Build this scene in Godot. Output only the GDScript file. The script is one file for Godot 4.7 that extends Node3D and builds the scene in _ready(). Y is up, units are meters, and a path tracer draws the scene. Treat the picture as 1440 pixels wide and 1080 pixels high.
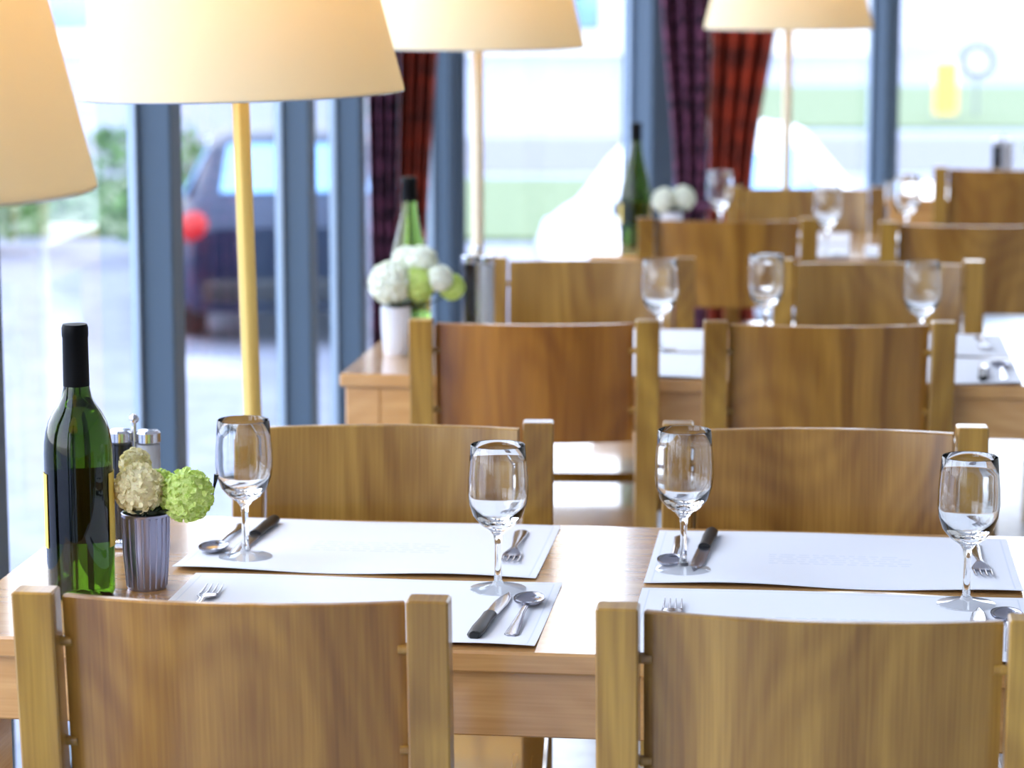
extends Node3D
# A restaurant by a glazed front: four oak tables in a row, floor lamps, curtains, a street outside.

const FLEN := 3700.0            # focal length in pixels of the 1440 x 1080 frame
const EYE := Vector3(0, 1.478, 0)
const TOP := 0.72               # height of the table tops
const STREET := -1.2            # the street lies below the restaurant floor

var M := {}
var used := {}
var rng := RandomNumberGenerator.new()

# ---------------------------------------------------------------- mesh helpers
class MB:
	var v := PackedVector3Array()
	var n := PackedVector3Array()
	var t := PackedVector2Array()
	func tri(a: Vector3, b: Vector3, c: Vector3, na: Vector3, nb: Vector3, nc: Vector3, ua := Vector2(), ub := Vector2(), uc := Vector2()) -> void:
		var g := (b - a).cross(c - a)
		if g.length_squared() < 1e-18:
			return
		if g.dot(na + nb + nc) > 0.0:
			v.append_array([a, c, b]); n.append_array([na, nc, nb]); t.append_array([ua, uc, ub])
		else:
			v.append_array([a, b, c]); n.append_array([na, nb, nc]); t.append_array([ua, ub, uc])
	func quad(a: Vector3, b: Vector3, c: Vector3, d: Vector3, nn: Vector3) -> void:
		tri(a, b, c, nn, nn, nn, Vector2(0, 0), Vector2(1, 0), Vector2(1, 1))
		tri(a, c, d, nn, nn, nn, Vector2(0, 0), Vector2(1, 1), Vector2(0, 1))
	func sq(a: Vector3, b: Vector3, c: Vector3, d: Vector3, na: Vector3, nb: Vector3, nc: Vector3, nd: Vector3) -> void:
		tri(a, b, c, na, nb, nc)
		tri(a, c, d, na, nc, nd)
	# chamfered box
	func box(c: Vector3, s: Vector3, b := 0.002, xf := Transform3D.IDENTITY) -> void:
		var h := s * 0.5
		b = minf(b, minf(h.x, minf(h.y, h.z)) * 0.9)
		var ax := [Vector3.RIGHT, Vector3.UP, Vector3.BACK]
		for k in 3:
			var i := (k + 1) % 3
			var j := (k + 2) % 3
			for sg in [-1.0, 1.0]:
				var o: Vector3 = ax[k] * h[k] * sg
				var p: Vector3 = ax[i] * (h[i] - b)
				var q: Vector3 = ax[j] * (h[j] - b)
				quad(xf * (c + o + p + q), xf * (c + o - p + q), xf * (c + o - p - q), xf * (c + o + p - q), xf.basis * ax[k] * sg)
			for si in [-1.0, 1.0]:
				for sj in [-1.0, 1.0]:
					var e: Vector3 = ax[k] * (h[k] - b)
					var a1: Vector3 = ax[i] * si * h[i] + ax[j] * sj * (h[j] - b)
					var a2: Vector3 = ax[i] * si * (h[i] - b) + ax[j] * sj * h[j]
					quad(xf * (c + a1 - e), xf * (c + a1 + e), xf * (c + a2 + e), xf * (c + a2 - e), (xf.basis * (ax[i] * si + ax[j] * sj)).normalized())
		for sx in [-1.0, 1.0]:
			for sy in [-1.0, 1.0]:
				for sz in [-1.0, 1.0]:
					var s3 := Vector3(sx, sy, sz)
					var nn := (xf.basis * s3).normalized()
					tri(xf * (c + s3 * (h - Vector3(0, b, b))), xf * (c + s3 * (h - Vector3(b, 0, b))), xf * (c + s3 * (h - Vector3(b, b, 0))), nn, nn, nn)
	# profile: (radius, height) points run up the outside and down the inside
	func lathe(pr: Array, seg := 32, xf := Transform3D.IDENTITY, crease := 0.75, from := 0.0, to := TAU) -> void:
		var m := pr.size() - 1
		var sn := []
		for i in m:
			var d: Vector2 = pr[i + 1] - pr[i]
			sn.append(Vector2(d.y, -d.x).normalized())
		for i in m:
			var n0: Vector2 = sn[i]
			var n1: Vector2 = sn[i]
			if i > 0 and sn[i].dot(sn[i - 1]) > crease:
				n0 = (sn[i] + sn[i - 1]).normalized()
			if i < m - 1 and sn[i].dot(sn[i + 1]) > crease:
				n1 = (sn[i] + sn[i + 1]).normalized()
			for k in seg:
				var a := from + (to - from) * k / seg
				var b := from + (to - from) * (k + 1) / seg
				var ca := Vector3(cos(a), 0, sin(a))
				var cb := Vector3(cos(b), 0, sin(b))
				var lo: Vector3 = Vector3.UP * pr[i].y
				var hi: Vector3 = Vector3.UP * pr[i + 1].y
				sq(xf * (ca * pr[i].x + lo), xf * (cb * pr[i].x + lo), xf * (cb * pr[i + 1].x + hi), xf * (ca * pr[i + 1].x + hi),
					xf.basis * (ca * n0.x + Vector3.UP * n0.y), xf.basis * (cb * n0.x + Vector3.UP * n0.y), xf.basis * (cb * n1.x + Vector3.UP * n1.y), xf.basis * (ca * n1.x + Vector3.UP * n1.y))
	# rings of points of equal count, closed round; skin and two caps
	func loft(rings: Array, caps := true, smooth := true) -> void:
		var m := rings.size()
		var w: int = rings[0].size()
		var mid := []
		for r in rings:
			var c := Vector3.ZERO
			for p in r:
				c += p
			mid.append(c / w)
		var nor := []
		for i in m:
			var row := []
			for k in w:
				var al: Vector3 = rings[mini(i + 1, m - 1)][k] - rings[maxi(i - 1, 0)][k]
				var ro: Vector3 = rings[i][(k + 1) % w] - rings[i][(k + w - 1) % w]
				var nn := al.cross(ro).normalized()
				if nn.dot(rings[i][k] - mid[i]) < 0.0:
					nn = -nn
				row.append(nn)
			nor.append(row)
		for i in m - 1:
			for k in w:
				var l := (k + 1) % w
				if smooth:
					sq(rings[i][k], rings[i][l], rings[i + 1][l], rings[i + 1][k], nor[i][k], nor[i][l], nor[i + 1][l], nor[i + 1][k])
				else:
					var f: Vector3 = (rings[i][l] - rings[i][k]).cross(rings[i + 1][k] - rings[i][k])
					if f.length_squared() < 1e-14:
						f = (rings[i + 1][l] - rings[i + 1][k]).cross(rings[i + 1][k] - rings[i][k])
					f = f.normalized()
					var away: Vector3 = (rings[i][k] + rings[i][l] + rings[i + 1][k] + rings[i + 1][l]) * 0.25 - (mid[i] + mid[i + 1]) * 0.5
					if f.dot(away) < 0.0:
						f = -f
					sq(rings[i][k], rings[i][l], rings[i + 1][l], rings[i + 1][k], f, f, f, f)
		if caps:
			for e in [[0, 1], [m - 1, m - 2]]:
				var nn: Vector3 = (mid[e[0]] - mid[e[1]]).normalized()
				for k in w:
					tri(mid[e[0]], rings[e[0]][k], rings[e[0]][(k + 1) % w], nn, nn, nn)
	func tube(pts: Array, rad: Variant, seg := 10) -> void:
		var rings := []
		for i in pts.size():
			var d: Vector3 = (pts[mini(i + 1, pts.size() - 1)] - pts[maxi(i - 1, 0)]).normalized()
			var s := d.cross(Vector3.UP if absf(d.y) < 0.9 else Vector3.RIGHT).normalized()
			var u := s.cross(d)
			var rr: float = rad[i] if rad is Array else rad
			var ring := []
			for k in seg:
				ring.append(pts[i] + (s * cos(TAU * k / seg) + u * sin(TAU * k / seg)) * rr)
			rings.append(ring)
		loft(rings)
	func ball(c: Vector3, r: Vector3, seg := 14, rows := 9) -> void:
		for i in rows:
			for k in seg:
				var q := []
				for e in [[i, k], [i, k + 1], [i + 1, k + 1], [i + 1, k]]:
					var th: float = PI * e[0] / rows
					var ph: float = TAU * e[1] / seg
					q.append(Vector3(sin(th) * cos(ph), cos(th), sin(th) * sin(ph)))
				var nn := []
				for p in q:
					nn.append((p / r).normalized())
				sq(c + q[0] * r, c + q[1] * r, c + q[2] * r, c + q[3] * r, nn[0], nn[1], nn[2], nn[3])
	# flat polygon (x, z) between two heights
	func slab(poly: PackedVector2Array, y0: float, y1: float) -> void:
		var idx := Geometry2D.triangulate_polygon(poly)
		for i in range(0, idx.size(), 3):
			for e in [[y0, Vector3.DOWN], [y1, Vector3.UP]]:
				var p := []
				for k in 3:
					p.append(Vector3(poly[idx[i + k]].x, e[0], poly[idx[i + k]].y))
				tri(p[0], p[1], p[2], e[1], e[1], e[1])
		var mid := Vector2()
		for q in poly:
			mid += q / poly.size()
		for i in poly.size():
			var a := poly[i]
			var b := poly[(i + 1) % poly.size()]
			var nn := Vector2((b - a).y, -(b - a).x).normalized()
			if Geometry2D.is_point_in_polygon((a + b) * 0.5 + nn * 0.01, poly):
				nn = -nn
			quad(Vector3(a.x, y0, a.y), Vector3(b.x, y0, b.y), Vector3(b.x, y1, b.y), Vector3(a.x, y1, a.y), Vector3(nn.x, 0, nn.y))
	func mesh() -> ArrayMesh:
		var arr := []
		arr.resize(Mesh.ARRAY_MAX)
		arr[Mesh.ARRAY_VERTEX] = v
		arr[Mesh.ARRAY_NORMAL] = n
		arr[Mesh.ARRAY_TEX_UV] = t
		var m := ArrayMesh.new()
		m.add_surface_from_arrays(Mesh.PRIMITIVE_TRIANGLES, arr)
		return m

func numbered(called: String) -> String:
	var k: int = used.get(called, 0)
	used[called] = k + 1
	return called if k == 0 else "%s_%03d" % [called, k]

func part(called: String, mb: MB, mat: Material, parent: Node3D) -> MeshInstance3D:
	var o := MeshInstance3D.new()
	o.name = called
	o.mesh = mb.mesh()
	o.material_override = mat
	parent.add_child(o, true)
	return o

func thing(called: String, label: String, category: String, at := Vector3.ZERO, turn := 0.0, group := "") -> Node3D:
	var o := Node3D.new()
	o.name = numbered(called)
	add_child(o)
	o.position = at
	o.rotation.y = turn
	o.set_meta("label", label)
	o.set_meta("category", category)
	if group:
		o.set_meta("group", group)
	return o

func one(called: String, mb: MB, mat: Material, label: String, category: String, at := Vector3.ZERO, turn := 0.0, group := "") -> MeshInstance3D:
	var o := part(numbered(called), mb, mat, self)
	o.position = at
	o.rotation.y = turn
	o.set_meta("label", label)
	o.set_meta("category", category)
	if group:
		o.set_meta("group", group)
	return o

func copy_of(src: Node3D, label: String, at: Vector3, turn: float) -> Node3D:
	var o: Node3D = src.duplicate()
	o.name = numbered(String(src.name).trim_suffix("_000"))
	add_child(o)
	o.position = at
	o.rotation.y = turn
	o.set_meta("label", label)
	return o

func struct_node(called: String, label := "") -> Node3D:
	var o := Node3D.new()
	o.name = called
	add_child(o)
	o.set_meta("kind", "structure")
	if label:
		o.set_meta("label", label)
	return o

func struct_mesh(called: String, mb: MB, mat: Material, label := "") -> MeshInstance3D:
	var o := part(called, mb, mat, self)
	o.set_meta("kind", "structure")
	if label:
		o.set_meta("label", label)
	return o

# ---------------------------------------------------------------- materials
func mat(c: Color, rough := 0.6, metal := 0.0) -> StandardMaterial3D:
	var m := StandardMaterial3D.new()
	m.albedo_color = c
	m.roughness = rough
	m.metallic = metal
	return m

func noise(freq: float, s: int, oct := 4) -> FastNoiseLite:
	var f := FastNoiseLite.new()
	f.seed = s
	f.frequency = freq
	f.fractal_octaves = oct
	f.noise_type = FastNoiseLite.TYPE_SIMPLEX_SMOOTH
	return f

# oak: grain runs along the picture's second axis; each picture covers 0.9 m
func wood_texture(light: Color, dark: Color, s: int, across: bool) -> ImageTexture:
	var w := 1024
	var h := 512
	var a := noise(1.0, s, 3)
	var b := noise(1.0, s + 7, 2)
	var c := noise(1.0, s + 13, 2)
	var data := PackedByteArray()
	data.resize(w * h * 3)
	for y in h:
		var t := TAU * y / h          # the grain closes on itself along its length
		var ct := cos(t)
		var sn := sin(t)
		for x in w:
			var u := float(x) / w
			var warp := b.get_noise_3d(u * 2.2, ct * 0.16, sn * 0.16)
			var broad := a.get_noise_3d(u * 13.0 + warp * 1.2, ct * 0.14, sn * 0.14)
			var ring := sin((u * 30.0 + warp * 14.0) * 3.0)
			var fine := c.get_noise_3d(u * 210.0, ct * 0.9, sn * 0.9)
			var k := clampf(0.45 + broad * 0.60 + ring * 0.07 + fine * 0.20, 0.0, 1.0)
			var col := light.lerp(dark, k)
			var at := ((x * h + y) if across else (y * w + x)) * 3
			data[at] = int(col.r * 255.0)
			data[at + 1] = int(col.g * 255.0)
			data[at + 2] = int(col.b * 255.0)
	var im := Image.create_from_data(h if across else w, w if across else h, false, Image.FORMAT_RGB8, data)
	return ImageTexture.create_from_image(im)

func wood(tex: Texture2D, tint: Color, off: Vector3, rough := 0.38, scale := 1.11) -> StandardMaterial3D:
	var m := mat(tint, rough)
	m.albedo_texture = tex
	m.uv1_triplanar = true
	m.uv1_triplanar_sharpness = 12.0
	m.uv1_scale = Vector3.ONE * scale
	m.uv1_offset = off
	m.clearcoat_enabled = true
	m.clearcoat = 0.5
	m.clearcoat_roughness = 0.12
	return m

func speckled(c1: Color, c2: Color, freq: float, s: int, scale: float, rough := 0.8) -> StandardMaterial3D:
	var t := NoiseTexture2D.new()
	t.width = 512
	t.height = 512
	t.seamless = true
	t.noise = noise(freq, s, 5)
	var g := Gradient.new()
	g.set_color(0, c1)
	g.set_color(1, c2)
	g.set_offset(0, 0.3)
	g.set_offset(1, 0.7)
	t.color_ramp = g
	var m := mat(Color.WHITE, rough)
	m.albedo_texture = t
	m.uv1_triplanar = true
	m.uv1_world_triplanar = true
	m.uv1_scale = Vector3.ONE * scale
	return m

func glass(c: Color, scale := 0.05) -> StandardMaterial3D:
	var m := mat(c, 0.0)
	m.refraction_enabled = true
	m.refraction_scale = scale
	m.albedo_color.a = 0.0
	m.transparency = BaseMaterial3D.TRANSPARENCY_ALPHA
	return m

# the faint grey print on the paper mats: a rule along the edges and rows of small marks too fine to read
func mat_print() -> ImageTexture:
	var im := Image.create(768, 512, false, Image.FORMAT_RGB8)
	im.fill(Color(0.93, 0.93, 0.945))
	var ink := Color(0.87, 0.88, 0.91)
	for r in [Rect2i(14, 14, 740, 3), Rect2i(14, 495, 740, 3), Rect2i(14, 14, 3, 484), Rect2i(751, 14, 3, 484)]:
		im.fill_rect(r, ink)
	rng.seed = 5
	for row in 5:
		var x := 250
		while x < 530:
			var w := rng.randi_range(10, 34)
			im.fill_rect(Rect2i(x, 210 + row * 20, w, 6), ink)
			x += w + 8
	return ImageTexture.create_from_image(im)

func materials() -> void:
	var oak := wood_texture(Color(0.735, 0.575, 0.265), Color(0.46, 0.30, 0.09), 3, false)
	var oak2 := wood_texture(Color(0.735, 0.575, 0.265), Color(0.46, 0.305, 0.095), 21, false)
	var oak_across := wood_texture(Color(0.90, 0.77, 0.60), Color(0.74, 0.58, 0.40), 41, true)
	M.chair = []
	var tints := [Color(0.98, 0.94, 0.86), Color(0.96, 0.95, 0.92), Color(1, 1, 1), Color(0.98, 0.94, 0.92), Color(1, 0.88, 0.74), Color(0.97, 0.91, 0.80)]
	for k in 6:
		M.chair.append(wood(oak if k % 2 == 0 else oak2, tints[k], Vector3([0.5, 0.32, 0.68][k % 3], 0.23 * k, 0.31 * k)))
	M.post = []
	for k in 3:
		M.post.append(wood(oak2, Color(1.0, 1.0, 0.92), Vector3(0.13 + 0.29 * k, 0.4 * k, 0.61 * k)))
	M.table = wood(oak_across, Color(0.95, 0.87, 0.72), Vector3(0.2, 0.1, 0.9), 0.22)
	M.table.clearcoat = 1.0
	M.seat = wood(oak, Color(0.98, 0.93, 0.85), Vector3(0.5, 0.2, 0.4), 0.2)
	M.seat.clearcoat_roughness = 0.06
	M.seat.clearcoat = 1.0
	M.table.clearcoat_roughness = 0.12
	M.slate = mat(Color(0.27, 0.35, 0.425), 0.55)
	M.alu = mat(Color(0.62, 0.70, 0.78), 0.35, 0.3)
	M.pane = mat(Color(0.96, 0.98, 1.0, 0.03), 0.0)
	M.pane.transparency = BaseMaterial3D.TRANSPARENCY_ALPHA
	M.plaster = mat(Color(0.72, 0.70, 0.66), 0.9)
	M.white = mat(Color(0.90, 0.895, 0.88), 0.85)
	M.floor = speckled(Color(0.66, 0.69, 0.72), Color(0.74, 0.76, 0.78), 0.02, 4, 0.8, 0.22)
	M.glass = glass(Color(0.985, 0.99, 0.99))
	M.bottle = glass(Color(0.18, 0.29, 0.04), 0.045)
	M.bottle_pale = glass(Color(0.55, 0.70, 0.30), 0.045)
	M.foil = mat(Color(0.018, 0.018, 0.022), 0.5)
	M.foil.metallic_specular = 0.25
	M.label = mat(Color(0.90, 0.78, 0.36), 0.7)
	M.chrome = mat(Color(0.80, 0.80, 0.82), 0.14, 1.0)
	M.steel = mat(Color(0.66, 0.66, 0.70), 0.2, 1.0)
	M.pewter = mat(Color(0.60, 0.60, 0.68), 0.32, 0.9)
	M.black = mat(Color(0.03, 0.03, 0.035), 0.4)
	M.paper = mat(Color.WHITE, 0.75)
	M.paper.albedo_texture = mat_print()
	M.pepper = mat(Color(0.06, 0.05, 0.045), 0.9)
	M.salt = mat(Color(0.86, 0.86, 0.88), 0.9)
	M.cream_petal = speckled(Color(0.95, 0.93, 0.76), Color(0.90, 0.84, 0.68), 0.05, 8, 12.0, 0.7)
	M.lime_petal = speckled(Color(0.76, 0.86, 0.42), Color(0.90, 0.94, 0.64), 0.05, 9, 12.0, 0.7)
	M.white_petal = speckled(Color(0.97, 0.97, 0.95), Color(0.92, 0.94, 0.88), 0.05, 10, 12.0, 0.7)
	for k in ["cream_petal", "lime_petal", "white_petal"]:
		M[k].backlight_enabled = true
		M[k].backlight = Color(0.7, 0.7, 0.6)
	M.leaf = mat(Color(0.10, 0.18, 0.07), 0.6)
	M.vase = mat(Color(0.88, 0.89, 0.92), 0.3)
	M.shade = speckled(Color(0.965, 0.945, 0.83), Color(0.98, 0.96, 0.86), 0.2, 12, 9.0, 0.9)
	M.shade.backlight_enabled = true
	M.shade.backlight = Color(1.0, 0.97, 0.89)
	M.brass = mat(Color(0.93, 0.80, 0.46), 0.25, 0.35)
	M.pale_pole = mat(Color(0.90, 0.84, 0.72), 0.4)
	M.dark_metal = mat(Color(0.12, 0.10, 0.09), 0.4, 0.5)
	M.bulb = mat(Color(1, 0.9, 0.7), 0.4)
	M.bulb.emission_enabled = true
	M.bulb.emission = Color(1.0, 0.84, 0.58)
	M.bulb.emission_energy_multiplier = 1.5
	M.plum = speckled(Color(0.14, 0.06, 0.13), Color(0.56, 0.30, 0.42), 0.022, 15, 2.2, 0.9)
	M.rust = speckled(Color(0.70, 0.22, 0.08), Color(0.36, 0.12, 0.06), 0.012, 16, 1.6, 0.9)
	for k in ["plum", "rust"]:
		M[k].backlight_enabled = true
		M[k].backlight = Color(0.5, 0.5, 0.5)
	M.paving = speckled(Color(0.455, 0.47, 0.545), Color(0.51, 0.525, 0.59), 0.02, 17, 0.25, 0.9)
	M.asphalt = speckled(Color(0.36, 0.36, 0.40), Color(0.41, 0.41, 0.45), 0.05, 18, 0.4, 0.9)
	M.grass = speckled(Color(0.31, 0.375, 0.25), Color(0.39, 0.44, 0.30), 0.04, 19, 0.5, 0.95)
	M.bush = speckled(Color(0.28, 0.42, 0.22), Color(0.42, 0.55, 0.30), 0.08, 20, 1.5, 0.9)
	M.bark = mat(Color(0.30, 0.24, 0.19), 0.9)
	M.car_white = mat(Color(0.88, 0.89, 0.90), 0.2)
	M.car_white.clearcoat_enabled = true
	M.car_blue = mat(Color(0.05, 0.13, 0.26), 0.4)
	M.car_glass = mat(Color(0.55, 0.72, 0.90), 0.06, 0.65)
	M.tyre = mat(Color(0.04, 0.04, 0.045), 0.85)
	M.red_lens = mat(Color(0.72, 0.05, 0.07), 0.2)
	M.facade = mat(Color(0.86, 0.86, 0.84), 0.85)
	M.yellow = mat(Color(0.90, 0.78, 0.30), 0.6)
	M.sign_rim = mat(Color(0.17, 0.21, 0.20), 0.6)
	M.grey_paint = mat(Color(0.45, 0.48, 0.50), 0.6)

# ---------------------------------------------------------------- the place
func camera_and_light() -> void:
	var cam := Camera3D.new()
	cam.name = "camera"
	add_child(cam)
	cam.position = EYE
	cam.rotation.x = -atan(597.0 / FLEN)
	var at := CameraAttributesPhysical.new()
	at.frustum_focal_length = 12.0 * FLEN / 540.0
	at.frustum_focus_distance = 3.05
	at.frustum_near = 0.05
	at.frustum_far = 4000.0
	at.exposure_aperture = 4.6
	cam.attributes = at
	cam.fov = rad_to_deg(2.0 * atan(540.0 / FLEN))
	cam.near = 0.05
	cam.far = 4000.0
	cam.current = true
	var env := Environment.new()
	var sky := ProceduralSkyMaterial.new()
	sky.sky_top_color = Color(0.82, 0.89, 1.0)
	sky.sky_horizon_color = Color(0.93, 0.955, 1.0)
	sky.sky_curve = 0.25
	sky.ground_bottom_color = Color(0.6, 0.62, 0.64)
	sky.ground_horizon_color = Color(0.8, 0.82, 0.84)
	sky.sun_angle_max = 1.0
	env.background_mode = Environment.BG_SKY
	env.sky = Sky.new()
	env.sky.sky_material = sky
	env.background_energy_multiplier = 6.5
	env.tonemap_mode = Environment.TONE_MAPPER_LINEAR
	env.tonemap_exposure = 1.0
	env.sdfgi_enabled = true
	env.ssao_enabled = true
	env.ssil_enabled = true
	var we := WorldEnvironment.new()
	we.name = "world_environment"
	we.environment = env
	add_child(we)

const CEIL := 3.1
var wall_a := Vector2(-1.78, 3.5)      # the glazed front runs from here ...
var wall_d := Vector2(-0.236, -8.958)  # ... to this corner, then turns away to the right
var wall_g := Vector2(3.65, -12.844)
var wall_h := Vector2(3.65, 3.5)

func glazing(called: String, from: Vector2, to: Vector2, stops: Array, n0: int) -> void:
	# stops: distances of the posts along the run
	var dir := (to - from).normalized()
	var turn := -atan2(dir.y, dir.x)
	var frame := struct_node("wall_" + called, "slate grey steel window posts and rails of the glazed front")
	frame.position = Vector3(from.x, 0, from.y)
	frame.rotation.y = turn
	var full := from.distance_to(to)
	for s in stops:
		var mb := MB.new()
		mb.box(Vector3(s[0], CEIL * 0.5, 0), Vector3(s[1], CEIL, s[2]), 0.004)
		part("post", mb, M.slate, frame)
		var bead := MB.new()
		bead.box(Vector3(s[0] - s[1] * 0.5 - 0.008, CEIL * 0.5, -0.03), Vector3(0.015, CEIL - 0.3, 0.018), 0.002)
		part("glazing_bead", bead, M.alu, frame)
	var rail := MB.new()
	rail.box(Vector3(full * 0.5, CEIL - 0.08, 0), Vector3(full, 0.16, 0.075), 0.004)
	part("head_rail", rail, M.slate, frame)
	var sill := MB.new()
	sill.box(Vector3(full * 0.5, 0.05, 0), Vector3(full, 0.10, 0.075), 0.004)
	part("sill_rail", sill, M.slate, frame)
	for i in stops.size() - 1:
		var win := struct_node("window_%d" % (n0 + i))
		win.position = frame.position
		win.rotation.y = turn
		var a: float = stops[i][0] + stops[i][1] * 0.5
		var b: float = stops[i + 1][0] - stops[i + 1][1] * 0.5
		var mb := MB.new()
		mb.quad(Vector3(a, 0.10, -0.03), Vector3(b, 0.10, -0.03), Vector3(b, CEIL - 0.16, -0.03), Vector3(a, CEIL - 0.16, -0.03), Vector3.BACK)
		part("pane", mb, M.pane, win)

func shell() -> void:
	var plan := PackedVector2Array([wall_a, wall_d, wall_g, wall_h])
	var mb := MB.new()
	mb.slab(plan, -0.18, 0.0)
	struct_mesh("floor", mb, M.floor, "pale grey polished restaurant floor")
	mb = MB.new()
	mb.slab(PackedVector2Array([wall_a + Vector2(-0.3, 0.2), wall_d + Vector2(-0.3, -0.1), wall_g + Vector2(0.2, -0.3), wall_h + Vector2(0.2, 0.2)]), CEIL, CEIL + 0.25)
	struct_mesh("ceiling", mb, M.white, "plain white ceiling")
	mb = MB.new()
	mb.box(Vector3(3.75, CEIL * 0.5, -4.67), Vector3(0.2, CEIL, 16.35), 0.002)
	struct_mesh("wall_right", mb, M.plaster, "plain side wall")
	mb = MB.new()
	mb.box(Vector3(1.0, CEIL * 0.5, 3.6), Vector3(5.7, CEIL, 0.2), 0.002)
	struct_mesh("wall_rear", mb, M.plaster, "plain rear wall")
	mb = MB.new()
	mb.slab(PackedVector2Array([wall_a + Vector2(0.05, -0.05), wall_d + Vector2(0.05, 0.05), wall_g + Vector2(-0.05, 0.05), wall_h + Vector2(-0.05, -0.05)]), STREET, -0.18)
	struct_mesh("trim_1", mb, M.grey_paint, "grey plinth under the restaurant floor")
	var run := wall_a.distance_to(wall_d)
	# posts measured from wall_a: near ones lie beside and behind the viewer
	var st := []
	for z in [3.45, 2.2, 0.9, -0.4, -1.7, -2.95, -4.04, -5.187, -6.528, -7.220]:
		st.append([(3.5 - z) / 12.458 * run, 0.09, 0.088])
	st.append([run - 0.03, 0.07, 0.07])
	glazing("left", wall_a, wall_d, st, 1)
	glazing("back", wall_d, wall_g, [[0.06, 0.05, 0.06], [1.043, 0.13, 0.15], [2.463, 0.09, 0.09], [3.9, 0.09, 0.09], [5.42, 0.09, 0.09]], 11)

# ---------------------------------------------------------------- furniture
func make_chair(k: int, label: String, at: Vector3, turn: float) -> Node3D:
	var c := thing("dining_chair", label, "chair", at, turn, "oak chairs at the tables")
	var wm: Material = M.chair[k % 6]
	var pm: Material = M.post[k % 3]
	for s in [-1.0, 1.0]:
		var mb := MB.new()
		var rr := []
		for e in [[0.0, 0.0, 0.002], [0.002, 0.0, 0.0], [0.45, 0.0, 0.0], [0.838, 0.041, 0.0], [0.84, 0.0412, 0.002]]:
			var ring := []
			for q in [[-1, -0.9], [-0.9, -1], [0.9, -1], [1, -0.9], [1, 0.9], [0.9, 1], [-0.9, 1], [-1, 0.9]]:
				ring.append(Vector3(s * 0.2035 + q[0] * (0.0215 - e[2]), e[0], e[1] + q[1] * (0.017 - e[2])))
			rr.append(ring)
		mb.loft(rr, true, false)
		part("back_post", mb, pm, c)
		mb = MB.new()
		mb.box(Vector3(s * 0.2035, 0.215, -0.385), Vector3(0.043, 0.43, 0.04), 0.0022)
		part("front_leg", mb, pm, c)
		mb = MB.new()
		mb.box(Vector3(s * 0.2035, 0.40, -0.19), Vector3(0.024, 0.06, 0.35), 0.002)
		part("seat_rail", mb, pm, c)
		for y in [0.672, 0.782]:
			mb = MB.new()
			mb.tube([Vector3(s * 0.170, y, (y - 0.45) * 0.1057 - 0.008), Vector3(s * 0.186, y, (y - 0.45) * 0.1057 - 0.008)], 0.0055, 8)
			part("spacer", mb, pm, c)
	var f := MB.new()
	f.box(Vector3(0, 0.40, -0.385), Vector3(0.364, 0.06, 0.022), 0.002)
	part("front_rail", f, pm, c)
	f = MB.new()
	f.box(Vector3(0, 0.40, 0), Vector3(0.364, 0.06, 0.022), 0.002)
	part("rear_rail", f, pm, c)
	# curved plywood back: bows away from the sitter
	var rings := []
	for i in 17:
		var x := -0.1765 + 0.353 * i / 16.0
		var q := x / 0.1765
		var z := -0.014 + 0.026 * (1.0 - q * q)
		var nx := 0.052 * q / 0.1765
		var nn := Vector3(nx, 0, 1).normalized()
		var m := Vector3(x, 0, z)
		var ring := []
		for e in [[0.612, -0.004], [0.614, -0.006], [0.830, -0.006], [0.832, -0.004], [0.832, 0.004], [0.830, 0.006], [0.614, 0.006], [0.612, 0.004]]:
			ring.append(m + nn * e[1] + Vector3(0, e[0], (e[0] - 0.45) * 0.1057))
		rings.append(ring)
	var p := MB.new()
	sheet_loft(p, rings)
	part("backrest", p, wm, c)
	var st := MB.new()
	st.box(Vector3(0, 0.441, -0.20), Vector3(0.445, 0.022, 0.425), 0.004)
	part("seat", st, M.seat, c)
	return c

# skin of a bent board: smooth along, creased round
func sheet_loft(mb: MB, rings: Array) -> void:
	var w: int = rings[0].size()
	for i in rings.size() - 1:
		for k in w:
			var l := (k + 1) % w
			var na := edge_normal(rings, i, k, l)
			var nb := edge_normal(rings, i + 1, k, l)
			mb.sq(rings[i][k], rings[i][l], rings[i + 1][l], rings[i + 1][k], na, na, nb, nb)
	for e in [[0, 1], [rings.size() - 1, rings.size() - 2]]:
		var mid := Vector3.ZERO
		for q in rings[e[0]]:
			mid += q / w
		var nn: Vector3 = (rings[e[0]][0] - rings[e[1]][0]).normalized()
		for k in w:
			mb.tri(mid, rings[e[0]][k], rings[e[0]][(k + 1) % w], nn, nn, nn)

func edge_normal(rings: Array, i: int, k: int, l: int) -> Vector3:
	var m := rings.size()
	var al: Vector3 = rings[mini(i + 1, m - 1)][k] - rings[maxi(i - 1, 0)][k]
	var n := al.cross(rings[i][l] - rings[i][k]).normalized()
	var mid := Vector3.ZERO
	for q in rings[i]:
		mid += q / rings[i].size()
	return n if n.dot((rings[i][k] + rings[i][l]) * 0.5 - mid) >= 0.0 else -n

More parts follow.
